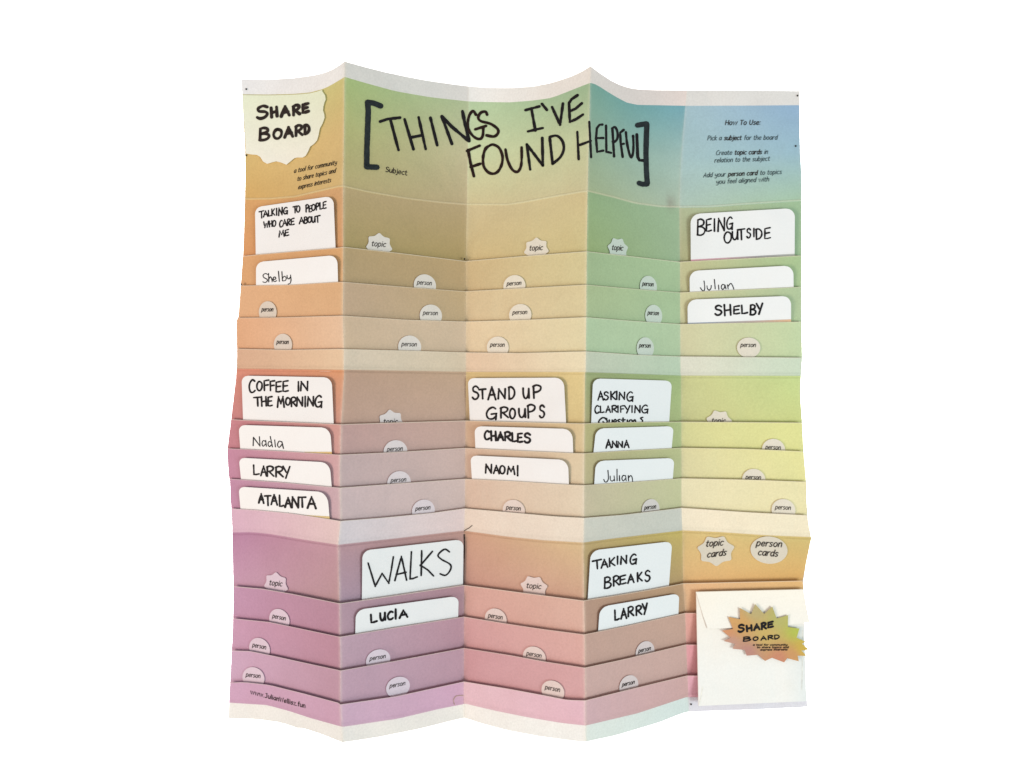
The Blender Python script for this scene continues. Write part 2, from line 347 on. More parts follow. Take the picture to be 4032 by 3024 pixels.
class Ink:
    def __init__(s, offf): s.V = []; s.F = []; s.off = offf; s.seed = random.random()*100
    def stroke(s, pts, w, vary=.14):
        pts = densify(pts)
        if len(pts) < 2: return
        h = w/2; nn = len(pts); wid = []
        for i, p in enumerate(pts):
            wv = h*(1+vary*noise.noise(Vector((p[0]/16+s.seed, p[1]/16, s.seed)))*2)
            wid.append(wv)
        # body
        st = len(s.V)
        for i, p in enumerate(pts):
            a = pts[max(0, i-1)]; b = pts[min(nn-1, i+1)]
            dx, dy = b[0]-a[0], b[1]-a[1]; l = math.hypot(dx, dy) or 1; nx, ny = -dy/l, dx/l
            for sg in (1, .5, 0, -.5, -1):
                x, y = p[0]+nx*wid[i]*sg, p[1]+ny*wid[i]*sg
                s.V.append(P(x, y, s.off(x, y)))
            if i:
                k = st+5*i
                for q in range(4): s.F.append((k-5+q, k-4+q, k+1+q, k+q))
        # round ends and corners
        for i, p in enumerate(pts):
            if 0 < i < nn-1:
                a, b = pts[i-1], pts[i+1]
                d1 = math.atan2(p[1]-a[1], p[0]-a[0]); d2 = math.atan2(b[1]-p[1], b[0]-p[0])
                dd = abs((d2-d1+math.pi) % (2*math.pi)-math.pi)
                if dd < .5: continue
            c = len(s.V); s.V.append(P(p[0], p[1], s.off(*p)+.00003))
            for k in range(8):
                x, y = p[0]+wid[i]*math.cos(k*math.pi/4), p[1]+wid[i]*math.sin(k*math.pi/4)
                s.V.append(P(x, y, s.off(x, y)+.00003))
            for k in range(8): s.F.append((c, c+1+k, c+1+(k+1) % 8))
    def build(s, name, mat, parent): return child(name, s.V, s.F, mat, parent, smooth=False)
def tr(ink, tile, spec, w, vary=.14):
    for st in parse(spec): ink.stroke([tl(tile, *p) for p in st], w*1.22*tk(tile), vary)
CAP = {
 'A': "0,100 48,0 100,100;15,64 86,60", 'B': "10,0 6,100;~8,2 45,-3 82,10 76,34 14,46;~14,46 66,50 98,68 84,92 45,102 2,98",
 'C': "~92,10 55,-1 15,25 3,62 25,97 65,100 98,86", 'D': "6,2 10,98;~0,4 45,0 92,24 98,60 65,90 8,100",
 'E': "94,0 50,3 8,8 6,96 50,98 98,92;8,50 82,45", 'F': "94,0 50,3 5,8 9,100;8,52 82,46",
 'G': "~88,12 60,-1 20,20 3,60 22,95 60,98 84,82;48,58 98,52;94,54 90,104", 'H': "4,0 12,100;88,0 96,98;8,54 92,47",
 'I': "50,0 50,100", 'K': "8,0 12,100;92,2 12,56;20,50 98,98", 'L': "4,0 10,97 50,98 98,90",
 'M': "0,100 14,2 50,66 82,0 100,100", 'N': "0,100 8,2 92,96;92,98 96,0",
 'O': "~45,0 10,22 0,60 22,95 62,100 95,68 92,20 45,0", 'P': "8,4 14,100;~2,8 45,-4 95,8 92,32 60,48 14,54",
 'R': "8,4 8,100;~2,8 45,-4 88,8 84,32 55,46 12,52;30,50 98,96", 'S': "~94,14 55,-1 12,12 18,38 75,52 96,74 70,98 28,102 2,88",
 'T': "0,6 100,0;50,4 56,100", 'U': "~3,0 6,58 26,96 58,98 84,62 92,2;92,2 97,98", 'V': "0,0 50,100 100,0",
 'W': "0,0 22,100 50,38 74,98 100,0", 'Y': "0,0 46,50;98,0 40,100"}
def caps(ink, tile, w, spec, rot=0, slant=0):
    toks = spec.split()
    for i in range(0, len(toks), 5):
        ch = toks[i]; x0, y0, x1, y1 = map(float, toks[i+1:i+5]); bw, bh = x1-x0, y1-y0
        yc = abs(rot)*bw
        for st in parse(CAP[ch]):
            pts = []
            for (u, v) in st:
                u /= 100; v /= 100
                X = x0+u*bw+slant*(v-.5)*bh; Y = y0+v*bh+rot*(u-.5)*bw
                pts.append(tl(tile, X, Y))
            ink.stroke(pts, w*1.42*tk(tile))
LOW = {
 'a': (42, "~38,44 22,50 6,38 4,14 16,0 32,12 38,44;38,50 39,0"), 'b': (42, "5,78 4,0;~4,30 16,50 34,45 38,24 28,2 12,0 4,10"),
 'c': (38, "~36,43 22,50 6,36 4,14 18,0 36,6"), 'd': (42, "~38,32 28,50 10,44 4,20 16,0 32,8 38,30;40,78 38,0"),
 'e': (41, "~6,24 36,28 34,45 20,50 6,36 5,14 18,0 37,7"), 'f': (28, "~32,76 20,77 13,64 12,0;2,48 28,48"),
 'g': (42, "~38,32 28,50 10,44 4,20 16,2 32,8 38,30;~39,50 38,-8 24,-22 4,-17"), 'h': (41, "5,78 4,0;~4,28 18,49 34,44 37,0"),
 'i': (12, "6,50 6,0;6,67 6,70"), 'j': (16, "~12,50 11,-10 -4,-20;12,67 12,70"), 'k': (38, "5,78 4,0;35,50 7,24;10,26 37,0"),
 'l': (12, "6,78 6,0"), 'm': (64, "4,50 4,0;~4,30 18,50 31,43 32,0;~32,30 46,50 58,43 60,0"), 'n': (41, "4,50 4,0;~4,28 18,50 34,44 37,0"),
 'o': (43, "~21,50 7,40 4,18 16,0 32,4 40,28 34,44 21,50"), 'p': (42, "5,50 4,-23;~4,30 16,50 34,45 38,24 28,2 12,0 4,10"),
 'r': (30, "4,50 4,0;~4,28 14,45 30,50"), 's': (34, "~31,44 18,50 6,42 10,30 26,22 29,8 14,0 2,5"),
 't': (30, "~13,68 11,14 18,0 29,4;1,49 28,49"), 'u': (41, "~4,50 4,12 16,0 31,10 37,28;38,50 38,0"),
 'w': (66, "2,50 17,0 33,47 49,0 64,50"), 'x': (38, "4,50 36,0;36,50 3,0"), 'y': (42, "~4,50 7,22 18,14 35,24;~39,50 37,-8 22,-22 5,-17"),
 'z': (38, "4,49 35,49 4,1 37,1"), '.': (14, "6,0 6,4"), ':': (14, "6,6 6,10;6,42 6,46"), ' ': (24, ""),
 'A': (48, "0,0 25,74 46,0;9,26 40,26"), 'C': (46, "~44,66 28,75 8,56 4,24 20,0 44,8"), 'H': (50, "4,74 4,0;45,74 45,0;4,38 45,38"),
 'J': (40, "12,74 36,74;~30,74 29,14 16,0 2,7"), 'P': (44, "5,0 5,74;~5,74 30,74 40,57 28,37 5,34"), 'S': (44, "~40,66 24,75 6,62 14,42 36,32 38,10 18,0 2,6"),
 'T': (46, "0,73 46,73;23,73 23,0"), 'U': (50, "~4,74 5,20 22,0 41,18 45,74"), 'W': (66, "0,74 16,1 32,58 48,1 64,74")}
def text(ink, s, x0, y0, x1, y1, xh, w, slant=.2, gap=9):
    """print lettering from (x0,y0) to (x1,y1) on the baseline, x-height xh, in sheet units"""
    tot = sum(LOW[c][0]+gap for c in s)-gap; kx = math.hypot(x1-x0, y1-y0)/(tot+slant*25); ky = xh/50
    ex = ((x1-x0), (y1-y0)); l = math.hypot(*ex); ex = (ex[0]/l, ex[1]/l); cur = 0
    for c in s:
        for st in parse(LOW[c][1]):
            pts = [(x0+ex[0]*(cur+u)*kx+slant*v*ky, y0+ex[1]*(cur+u)*kx-v*ky) for u, v in st]
            ink.stroke(pts, w, .05)
        cur += LOW[c][0]+gap
def ttext(ink, tile, s, x0, y0, x1, y1, xh, w, **k):
    a = tl(tile, x0, y0); b = tl(tile, x1, y1); q = tk(tile)
    text(ink, s, a[0], a[1], b[0], b[1], xh*q, w*q, **k)

# big handwritten subject, brackets and header print: parts of the board
on = lambda o_: (lambda x, y: o_)
k = Ink(on(.0006))
tr(k, 'A', "1365,572 1430,550 1538,538;1455,556 1525,820;1578,552 1655,812;1700,535 1762,812;1625,712 1728,692;1803,540 1862,778", 21)
tr(k, 'A', "1903,528 1990,766;1905,530 1990,618 2138,742;2082,482 2105,600 2140,742", 24)
k.build("handwriting", M_marker, board)
k = Ink(on(.0006))
tr(k, 'B', "~208,512 182,480 150,520 137,600 158,668 205,715 248,722 268,690 272,628;202,640 295,610;~305,512 290,486 250,495 228,535 250,568 335,592 395,635 400,672 365,702 300,692", 20)
tr(k, 'B', "130,828 240,782;140,820 160,930 190,1048;162,968 245,940;~330,780 290,812 270,885 277,965 322,1018 378,1022 422,972 440,885 412,805 362,774 330,780;~465,815 482,905 522,988 568,1010 598,965 606,885 605,797", 20)
k.build("handwriting", M_brown, board)
k = Ink(on(.0006))
tr(k, 'B', "640,472 760,440;690,455 725,650;660,658 790,628;782,418 825,470;870,445 940,600 965,415;1092,342 1040,378 1018,410 1025,575 1082,550 1140,510;1025,482 1075,460 1130,412;650,770 680,990;650,770 790,955;790,955 785,715;850,715 875,940;~850,706 912,696 960,742 972,812 942,882 875,940", 20)
tr(k, 'B', "1090,662 1102,900;1195,575 1212,882;1095,782 1210,740;1310,598 1285,600 1262,630 1255,720 1265,835 1318,825;1258,716 1318,715;1342,607 1345,835 1388,845;1397,630 1412,875;~1395,632 1420,620 1441,662 1440,720 1416,748 1400,746;1495,645 1465,670 1470,760 1487,880;1470,772 1497,765;~1515,665 1525,760 1545,850 1562,886 1576,850 1581,780 1578,697", 17)
tr(k, 'B', "1610,685 1618,880 1632,908 1672,912", 22)
k.build("handwriting", M_marker, board)
k = Ink(on(.0009)); tr(k, 'A', "1370,436 1310,412 1255,404;1256,404 1262,480 1257,620 1250,800 1248,965;1248,966 1338,970", 40, .03); k.build("bracket", M_bracket, board)
k = Ink(on(.0009)); tr(k, 'B', "1616,604 1695,590;1698,592 1694,700 1690,850 1694,1000 1702,1112;1630,1108 1660,1118 1700,1116", 37, .03); k.build("bracket", M_bracket, board)
h0 = PART['a0', 0]; h1 = PART['a0', 1]; h4 = PART['a0', 4]
k = Ink(on(.0006)); ttext(k, 'A', "Subject", 1412, 1008, 1600, 1040, 28, 6.5, slant=.1); k.build("lettering", M_print_ink, h1)
k = Ink(on(.0005))
ttext(k, 'A', "a tool for community", 612, 1020, 985, 944, 26, 4.8, slant=.22)
ttext(k, 'A', "to share topics and", 640, 1090, 975, 1016, 26, 4.8, slant=.22)
ttext(k, 'A', "express interests", 648, 1162, 935, 1098, 26, 4.8, slant=.22); k.build("lettering", M_print_ink, h0)
k = Ink(on(.0005)); kb = Ink(on(.0005))
def runs(tile, segs, xa, ya, xb, yb, xh):
    full = "".join(s for s, _ in segs); gap = 9
    tot = sum(LOW[c][0]+gap for c in full)-gap; cur = 0
    for s, bold in segs:
        wd = sum(LOW[c][0]+gap for c in s); f0 = cur/tot; f1 = (cur+wd-gap)/tot; cur += wd
        k = Ink(on(.0006)); ttext(k, tile, s, xa+(xb-xa)*f0, ya+(yb-ya)*f0, xa+(xb-xa)*f1, ya+(yb-ya)*f1, xh*1.04, 7.6 if bold else 5.6); k.build("lettering", M_print_ink if bold else M_grey_ink, h4)
for a_ in [
 ('C', [("How To Use:", 1)], 1258, 475, 1645, 472, 33),
 ('C', [("Pick a ", 0), ("subject", 1), (" for the board", 0)], 1065, 642, 1828, 634, 31),
 ('C', [("Create ", 0), ("topic cards", 1), (" in", 0)], 1158, 803, 1725, 790, 31),
 ('C', [("relation to the subject", 0)], 1142, 884, 1745, 864, 31),
 ('C', [("Add your ", 0), ("person card", 1), (" to topics", 0)], 1022, 1046, 1875, 1008, 31),
 ('C', [("you feel aligned with", 0)], 1160, 1118, 1738, 1088, 31)]:
    runs(*a_)

# ------------------------------------------------------------------ printed badges
def blob(outline, centre, off, side, mat, parent, name, colf, rings=5, clip=None):
    V, Fc, K = [], [], []; n = len(outline)
    V.append(P(*centre, off(*centre))); K.append(colf(*centre))
    for r in range(1, rings+1):
        f = r/rings
        for (x, y) in outline:
            X, Y = centre[0]+(x-centre[0])*f, centre[1]+(y-centre[1])*f
            if clip: Y = min(Y, clip(X))
            V.append(P(X, Y, off(X, Y))); K.append(colf(X, Y))
    for (x, y) in outline:
        if clip: y = min(y, clip(x))
        V.append(P(x, y, off(x, y)-side)); K.append(colf(x, y))
    for i in range(n): Fc.append((0, 1+(i+1) % n, 1+i))
    for r in range(rings):
        a = 1+r*n; b = a+n
        for i in range(n): j = (i+1) % n; Fc.append((a+i, a+j, b+j, b+i))
    return child(name, V, Fc, mat, parent, cols=K, smooth=False)
BADGEC = [(222, 200, 178), (212, 209, 200), (230, 213, 192), (188, 210, 197), (222, 215, 197)]
BADGEL = [(222, 192, 200), (208, 198, 210), (226, 196, 186), (205, 200, 200), (225, 215, 195)]
def star_outline(cx, cy, rx, ry_, rot, n=7, inner=.76):
    raw = []
    for i in range(2*n):
        a = rot+math.pi*i/n; r = 1 if i % 2 == 0 else inner
        raw.append((cx+rx*r*math.sin(a), cy-ry_*r*math.cos(a)))
    out = []
    m = len(raw)
    for i in range(m):
        p, q, s = raw[i-1], raw[i], raw[(i+1) % m]
        for t in (.18, .5, .82):
            a = ((p[0]+q[0])/2, (p[1]+q[1])/2); b = ((q[0]+s[0])/2, (q[1]+s[1])/2)
            k1 = .32
            a = (q[0]+(p[0]-q[0])*k1, q[1]+(p[1]-q[1])*k1); b = (q[0]+(s[0]-q[0])*k1, q[1]+(s[1]-q[1])*k1)
            out.append(tuple((1-t)**2*a[j]+2*t*(1-t)*q[j]+t*t*b[j] for j in (0, 1)))
    return out
def disc_outline(cx, cy, rx, ry_, sl, n=40):
    return [(cx+rx*math.cos(2*math.pi*i/n), cy+ry_*math.sin(2*math.pi*i/n)+sl*rx*math.cos(2*math.pi*i/n)) for i in range(n)]
def badge(strip, ci, cx, cy, rx, ry_, star=None):
    nxt = strip[0]+str(int(strip[1])+1); lift = .0017
    sl = (ry(nxt, cx+25)-ry(nxt, cx-25))/50
    off = lambda x, y: base(strip, x, y)+lift
    outl = star_outline(cx, cy, rx, ry_, star) if star is not None else disc_outline(cx, cy, rx, ry_, sl*.8)
    if star is not None: outl = [(x, y+sl*.8*(x-cx)) for x, y in outl]
    f = min(1, max(0, (cy-1300)/1000))
    bc = [BADGEC[ci][j]*(1-f)+BADGEL[ci][j]*f for j in range(3)]
    c = alb(bc, ci)
    clip = lambda x: ry(nxt, x)+13
    b = blob(outl, (cx, min(cy, clip(cx)-4)), off, lift*.95, M_badge, PART[strip, ci], "badge", lambda x, y: c, 4, clip)
    ink = Ink(lambda x, y: base(strip, x, y)+lift+.00045)
    word = "topic" if star is not None else "person"
    hw = rx*(.66 if star is None else .52); by = cy-3 if star is None else cy+3
    if star is not None: sl *= .6
    text(ink, word, cx-hw-2, by-sl*hw, cx+hw-2, by+sl*hw, 11.2 if star is None else 13.5, 2.1 if star is None else 2.6, slant=.22)
    # lettering slips under the pocket edge with its badge
    ink.build("lettering", M_print_ink, PART[strip, ci])
for args in [
 ('a2', 0, 1054, 1229, 35, 43), ('a3', 0, 1114, 1357, 36, 43),
 ('a1', 1, 1673, 1124, 44, 44), ('a2', 1, 1696.5, 1243, 44, 44), ('a3', 1, 1613, 1366, 45.5, 45),
 ('a1', 2, 2025.5, 1126, 43.5, 43), ('a2', 2, 2048.5, 1240, 44, 43), ('a3', 2, 1960, 1368, 43, 43),
 ('a1', 3, 2553, 1129, 33.5, 43), ('a2', 3, 2574, 1243, 33.5, 43), ('a3', 3, 2541, 1371, 34, 43), ('a3', 4, 2948, 1369, 46, 40),
 ('b1', 1, 1557, 1778, 47, 45), ('b2', 1, 1571, 1900, 46.5, 45), ('b3', 1, 1667, 2011, 45, 44),
 ('b3', 2, 2023, 2011, 44, 43), ('b3', 3, 2562, 2007, 35, 42),
 ('b1', 4, 3046, 1772, 46, 44), ('b2', 4, 2968, 1890, 46, 44), ('b3', 4, 3085, 2009, 47, 44),
 ('c1', 0, 1100, 2441, 40, 43), ('c2', 0, 1022, 2555, 41, 43), ('c3', 0, 998, 2670, 43.5, 43),
 ('c2', 1, 1489, 2599, 48, 42), ('c3', 1, 1567, 2706, 47, 41),
 ('c1', 2, 1952, 2438, 43, 42), ('c2', 2, 2104, 2588, 45, 42), ('c3', 2, 2177, 2722, 45, 42),
 ('c2', 3, 2540, 2568, 37, 43), ('c3', 3, 2476, 2701, 37.5, 42),
 ('a0', 1, 1493, 967, 55, 52, 0), ('a0', 2, 2112, 982, 52, 49, 0), ('a0', 3, 2433, 982, 43, 50, .42),
 ('b0', 1, 1539, 1666, 55, 56, -.1), ('b0', 4, 2831, 1663, 54, 52, -.35),
 ('c0', 0, 1087, 2303, 50, 52, 0), ('c0', 2, 2103, 2314, 57, 50, .42)]:
    badge(*args)
p4 = PART['c0', 4]
ol = star_outline(2819, 2168, 78, 64, .42); cst = alb((216, 206, 186), 4)
blob(ol, (2819, 2168), on(.0012), .0012, M_badge, p4, "badge", lambda x, y: cst, 4)
blob(disc_outline(3028, 2166, 73, 54, .04), (3028, 2166), on(.0012), .0012, M_badge, p4, "badge", lambda x, y: cst, 4)
for a_ in (("topic", 548, 1251, 742, 1236, 46), ("cards", 562, 1370, 775, 1344, 46), ("person", 1098, 1242, 1382, 1256, 44), ("cards", 1117, 1342, 1338, 1360, 44)):
    k = Ink(on(.0018)); ttext(k, 'K', *a_, 9.5, slant=.27); k.build("lettering", M_print_ink, p4)
# web address on the lowest strip
k = Ink(lambda x, y: base('c4', x, y)+.0005); ttext(k, 'H', "www.JulianWellisz.fun", 235, 1508, 712, 1632, 25, 6.0, slant=.04, gap=12); k.build("lettering", M_print_ink, PART['c4', 0])
# scalloped title badge
ol = [tl('A', *p) for p in [(164,341),(250,342),(330,343),(400,343),(500,341),(600,338),(680,333),(750,326),(810,312),(858,296),(862,310),(885,345),(890,380),(880,405),(870,440),(867,475),(878,510),(880,540),(862,590),(838,635),(828,690),(815,735),(790,765),(755,790),(738,830),(715,870),(690,885),(640,885),(615,892),(580,922),(548,948),(505,930),(460,918),(420,928),(380,940),(345,920),(320,880),(290,862),(240,858),(194,850),(192,780),(186,680),(180,580),(172,480),(167,400)]]
cx_, cy_ = tl('A', 480, 620)
def tcol(x, y):
    f = min(1, max(0, (y-370)/260)); a = (234, 231, 194); b = (243, 231, 209)
    return alb([a[j]*(1-f)+b[j]*f for j in range(3)], 0)
blob(ol, (cx_, cy_), on(.0028), .0028, M_badge, h0, "title_badge", tcol, 12)
k = Ink(on(.0034))
caps(k, 'A', 20, "S 292 438 385 540 H 412 448 468 530 A 502 440 572 522 R 605 432 662 512 E 688 418 740 492", rot=-.18)
caps(k, 'A', 18, "B 312 630 398 730 O 436 640 506 718 A 532 622 602 706 R 626 608 686 694 D 706 602 745 678", rot=-.12)
k.build("lettering", M_print_ink, h0)

# ------------------------------------------------------------------ cards
def card(strip, corners, label, inkspec, mat=M_marker, rad=(20, 20), band=None, name="card", lift=.0033, lean=.0020):
    (xl, yl), (xr, yr), (xbr, ybr), (xbl, ybl) = corners
    # extend below the pocket edge, into the pocket
    ext = 26
    def q(u, v):
        return (xl*(1-u)*(1-v)+xr*u*(1-v)+xbr*u*v+xbl*(1-u)*v, yl*(1-u)*(1-v)+yr*u*(1-v)+ybr*u*v+ybl*(1-u)*v)
    rad = (rad[0]*1.3, rad[1]*1.3)
    wd = math.hypot(xr-xl, yr-yl); ht = math.hypot(xbl-xl, ybl-yl)
    cap_ = lambda x, y: min(1, max(0, (y-(yl+(yr-yl)*(x-xl)/(xr-xl)))/max(30, ht)))
    off = lambda x, y: base(strip, x, y)+lift+lean*(1-cap_(x, y))
    mid = q(.5, 1); loc = Vector(P(mid[0], mid[1], .003))
    root = thing(name, label, "card", loc, "cards in the board's pockets")
    bs = [0, .08, .2, .35, .55, .8, 1.0]
    rows = []
    for b in bs: rows.append((b*rad[0]*1.0, ))
    hs = [b*max(rad) for b in bs] + [max(rad)+(ht+ext-max(rad))*k_/9 for k_ in range(1, 10)]
    V, Fc = [], []
    def inset(h_, r): return r-math.sqrt(max(0, r*r-(r-h_)**2)) if h_ < r else 0
    NU = 14
    for h_ in hs:
        i0 = inset(h_, rad[0])/wd; i1 = 1-inset(h_, rad[1])/wd; v = h_/ht
        for s in range(NU+1):
            u = i0+(i1-i0)*s/NU; x, y = q(u, v); V.append(P(x, y, off(x, y)))
    n = NU+1
    for r in range(len(hs)-1):
        for s in range(NU): a = r*n+s; Fc.append((a, a+n, a+n+1, a+1))
    # card thickness
    peri = [s for s in range(NU, -1, -1)] + [r*n for r in range(1, len(hs))] + [(len(hs)-1)*n+s for s in range(1, NU+1)] + [r*n+NU for r in range(len(hs)-2, 0, -1)]
    st = len(V)
    for i in peri: V.append((V[i][0]*1.0005, V[i][1]+.0005, CAMZ+(V[i][2]-CAMZ)*1.0005))
    for j in range(len(peri)):
        k_ = (j+1) % len(peri); Fc.append((peri[j], peri[k_], st+k_, st+j))
    child("card_body", V, Fc, M_card, root, smooth=False)
    ink = Ink(lambda x, y: off(x, y)+.00035)
    inkspec(ink); ink.build("handwriting", mat, root)
    if band:
        V, Fc, K = [], [], []
        (va0, va1, u0, u1, cols) = band; N_ = 12
        ci = panel_t(*q(.5, .9))[0]
        for s in range(N_+1):
            u = u0+(u1-u0)*s/N_; f = s/N_*(len(cols)-1); i = min(len(cols)-2, int(f)); g = f-i
            c = alb([cols[i][j]*(1-g)+cols[i+1][j]*g for j in range(3)], ci)
            for v in (va0+(va1-va0)*s/N_, 1.12):
                x, y = q(u, v); V.append(P(x, y, off(x, y)+.0003)); K.append(c)
            if s: Fc.append((2*s-2, 2*s-1, 2*s+1, 2*s))
        child("printed_edge", V, Fc, M_cardprint, root, cols=K, smooth=False)
    return root
def cn(tile, *v): return [tl(tile, v[i], v[i+1]) for i in range(0, 8, 2)]
def CP(tile, w_, *specs, **k_):
    def f(ink):
        for s in specs: caps(ink, tile, w_, s, **k_)
    return f
card('a0', [(1004, 816), (1313, 771), (1321, 972), (1007, 1001)], "topic card in the top left pocket reading TALKING TO PEOPLE WHO CARE ABOUT ME",
     CP('A', 8.4, "T 310 1352 350 1412 A 348 1350 385 1400 L 390 1345 412 1396 K 418 1332 446 1390 I 458 1328 466 1388 N 480 1322 512 1388 G 522 1320 558 1376",
        "T 605 1310 638 1368 O 636 1306 665 1360 P 716 1298 740 1358 E 744 1304 768 1360 O 768 1294 798 1345 P 805 1284 830 1342 L 838 1278 860 1336 E 866 1270 894 1330",
        "W 350 1442 392 1494 H 397 1438 424 1488 O 428 1434 455 1484 C 488 1434 514 1490 A 516 1426 550 1480 R 556 1422 580 1476 E 588 1416 615 1472",
        "A 660 1408 698 1460 B 702 1404 730 1458 O 735 1402 765 1450 U 768 1400 798 1450 T 796 1393 840 1450", "M 483 1522 528 1575 E 536 1514 568 1566", rot=-.14), rad=(20, 24))
def shelby(ink): tr(ink, 'D', "~388,402 365,392 345,405 350,425 378,442 380,458 362,470 342,464;392,390 394,465;~393,442 408,420 420,440 423,465;~432,446 454,438 448,422 434,428 432,452 446,462 462,454;478,372 486,460;508,375 513,455;~512,436 530,415 546,432 538,452 514,456;~553,408 556,430 570,438 583,420;584,403 588,450 582,476 562,484", 6.5)
card('a1', [(1008, 1032), (1328, 1004), (1331, 1109), (1008, 1125)], "name card in thin script just under the card about talking to people", shelby, rad=(22, 24))
card('b0', [(951, 1479), (1306, 1486), (1314, 1668), (957, 1652)], "topic card near the left edge reading COFFEE IN THE MORNING",
     CP('G', 11, "C 222 212 275 320 O 290 226 336 304 F 352 214 396 304 F 405 220 446 305 E 455 226 504 318 E 516 220 564 314 I 642 228 662 310 N 672 226 735 306",
        "T 262 362 328 440 H 328 358 374 440 E 386 358 424 440 M 470 358 528 450 O 542 368 580 430 R 588 366 634 444 N 638 362 690 440 I 700 356 722 446 N 732 358 785 440 G 796 350 858 448"), rad=(20, 24))
card('b1', [(939, 1673), (1300, 1684), (1307, 1786), (946, 1765)], "thin-script name card, first below the coffee in the morning card",
     lambda i: tr(i, 'G', "258,785 260,712;260,712 318,790;318,790 312,706;~365,748 345,742 335,768 345,790 364,772;367,740 373,790;~416,757 395,750 388,776 400,793 420,775;407,705 426,796;445,735 452,796;~510,755 485,746 470,776 484,800 508,775;508,750 522,810", 7.2),
     rad=(20, 26), band=(.99, .93, .70, 1.0, [(232, 205, 150), (226, 180, 110)]))
card('b2', [(940, 1802), (1298, 1821), (1306, 1915), (949, 1887)], "capital-letter name card, second below the coffee in the morning card",
     CP('G', 11, "L 260 956 310 1038 A 325 964 374 1048 R 376 967 438 1052 R 452 970 520 1058 Y 518 966 578 1068", rot=.05), rad=(18, 26))
card('b3', [(939, 1916), (1289, 1938), (1298, 2044), (947, 2005)], "bold name card with eight capitals, lowest of four cards at the left",
     CP('G', 12.5, "A 307 1204 350 1285 T 357 1220 412 1306 A 415 1214 468 1300 L 486 1218 522 1315 A 536 1238 590 1322 N 596 1232 655 1326 T 652 1232 715 1320 A 732 1230 804 1330", rot=.06),
     rad=(18, 28), band=(1.0, .90, .4, 1.0, [(235, 215, 180), (226, 190, 120)]))
card('b0', [(1842, 1489), (2220, 1487), (2229, 1665), (1850, 1657)], "topic card in the middle column reading STAND UP GROUPS",
     CP('I', 12, "S 177 268 232 378 T 234 292 292 376 A 314 274 380 384 N 402 290 465 376 D 492 274 544 380 U 617 285 672 372 P 703 262 774 372",
        "G 297 452 390 553 R 420 452 490 543 O 502 462 550 547 U 580 462 640 538 P 655 432 722 543 S 762 434 805 538"), rad=(18, 26))
card('b1', [(1868, 1678), (2254, 1689), (2257, 1782), (1872, 1765)], "bold seven-letter name card just below the STAND UP GROUPS card",
     CP('I', 13.5, "C 282 657 325 730 H 337 660 384 740 A 398 668 446 738 R 458 668 512 742 L 522 674 562 750 E 570 678 612 755 S 630 678 682 757", rot=.05), rad=(20, 28))
card('b2', [(1852, 1793), (2237, 1811), (2240, 1906), (1858, 1883)], "five-letter name card, second below the STAND UP GROUPS card",
     CP('I', 11, "N 292 947 345 1024 A 362 958 410 1028 O 416 960 460 1028 M 482 966 545 1034 I 562 960 580 1046", rot=.05), rad=(18, 28))
def asking(ink):
    caps(ink, 'I', 9.5, "A 1272 312 1318 388 S 1324 317 1362 384 K 1380 314 1425 384 I 1428 312 1442 382 N 1456 320 1505 384 G 1522 317 1578 396")
    caps(ink, 'I', 9, "C 1244 437 1282 501 L 1291 441 1325 497 A 1341 441 1380 495 R 1392 437 1436 494 I 1440 438 1452 495 F 1467 437 1500 495 Y 1503 437 1550 500 I 1562 438 1574 495 N 1592 437 1640 498 G 1652 432 1708 500")
    tr(ink, 'I', "~1348,550 1310,542 1278,575 1290,606 1335,602 1352,570 1330,545;1315,575 1340,600;~1370,562 1370,592 1392,596 1396,562;~1408,582 1432,572 1420,556 1406,582 1426,602;~1462,556 1444,564 1460,582 1444,602;1490,545 1490,602;1474,562 1508,560;1527,562 1530,602;~1545,600 1546,566 1568,564 1572,600;~1572,580 1592,560 1600,575 1602,602;~1662,538 1642,546 1660,568 1645,602", 11)
card('b0', [(2335, 1490), (2646, 1499), (2635, 1660), (2328, 1664)], "topic card in the fourth column starting ASKING CLARIFYING, last line half hidden", asking, rad=(22, 20))
card('b1', [(2347, 1687), (2653, 1678), (2645, 1763), (2337, 1780)], "four-capital name card just below the ASKING CLARIFYING card",
     CP('I', 10, "A 1342 734 1386 806 N 1396 746 1436 800 N 1446 750 1486 800 A 1500 740 1541 802"), rad=(24, 18))
card('b2', [(2346, 1815), (2656, 1803), (2649, 1886), (2340, 1905)], "thin-script name card, second below the ASKING CLARIFYING card",
     lambda i: tr(i, 'I', "~1358,1000 1362,1070 1350,1098 1332,1100 1322,1080;~1378,1050 1380,1082 1395,1094 1412,1080;1412,1048 1416,1092;1437,990 1438,1090;1458,1045 1460,1090;~1510,1048 1490,1045 1480,1070 1492,1092 1510,1072;1512,1045 1517,1092;1535,1045 1538,1092;~1537,1066 1555,1046 1568,1060 1573,1096", 7.2), rad=(24, 20))
card('a0', [(2719, 843), (3130, 819), (3129, 1005), (2720, 1027)], "topic card in the top right pocket reading BEING OUTSIDE",
     CP('F', 17, "B 535 238 650 460 E 665 228 742 410 I 772 228 800 405 N 838 214 936 406 G 962 204 1052 376", "O 928 418 1032 574 U 1044 412 1128 528 T 1122 376 1225 530 S 1257 370 1312 500 I 1348 368 1370 488 D 1388 374 1474 524 E 1512 358 1600 516", rot=-.06),
     rad=(28, 28), band=(.975, .968, 0.0, 1.0, [(222, 158, 176), (205, 165, 172), (160, 158, 158), (176, 182, 172)]))
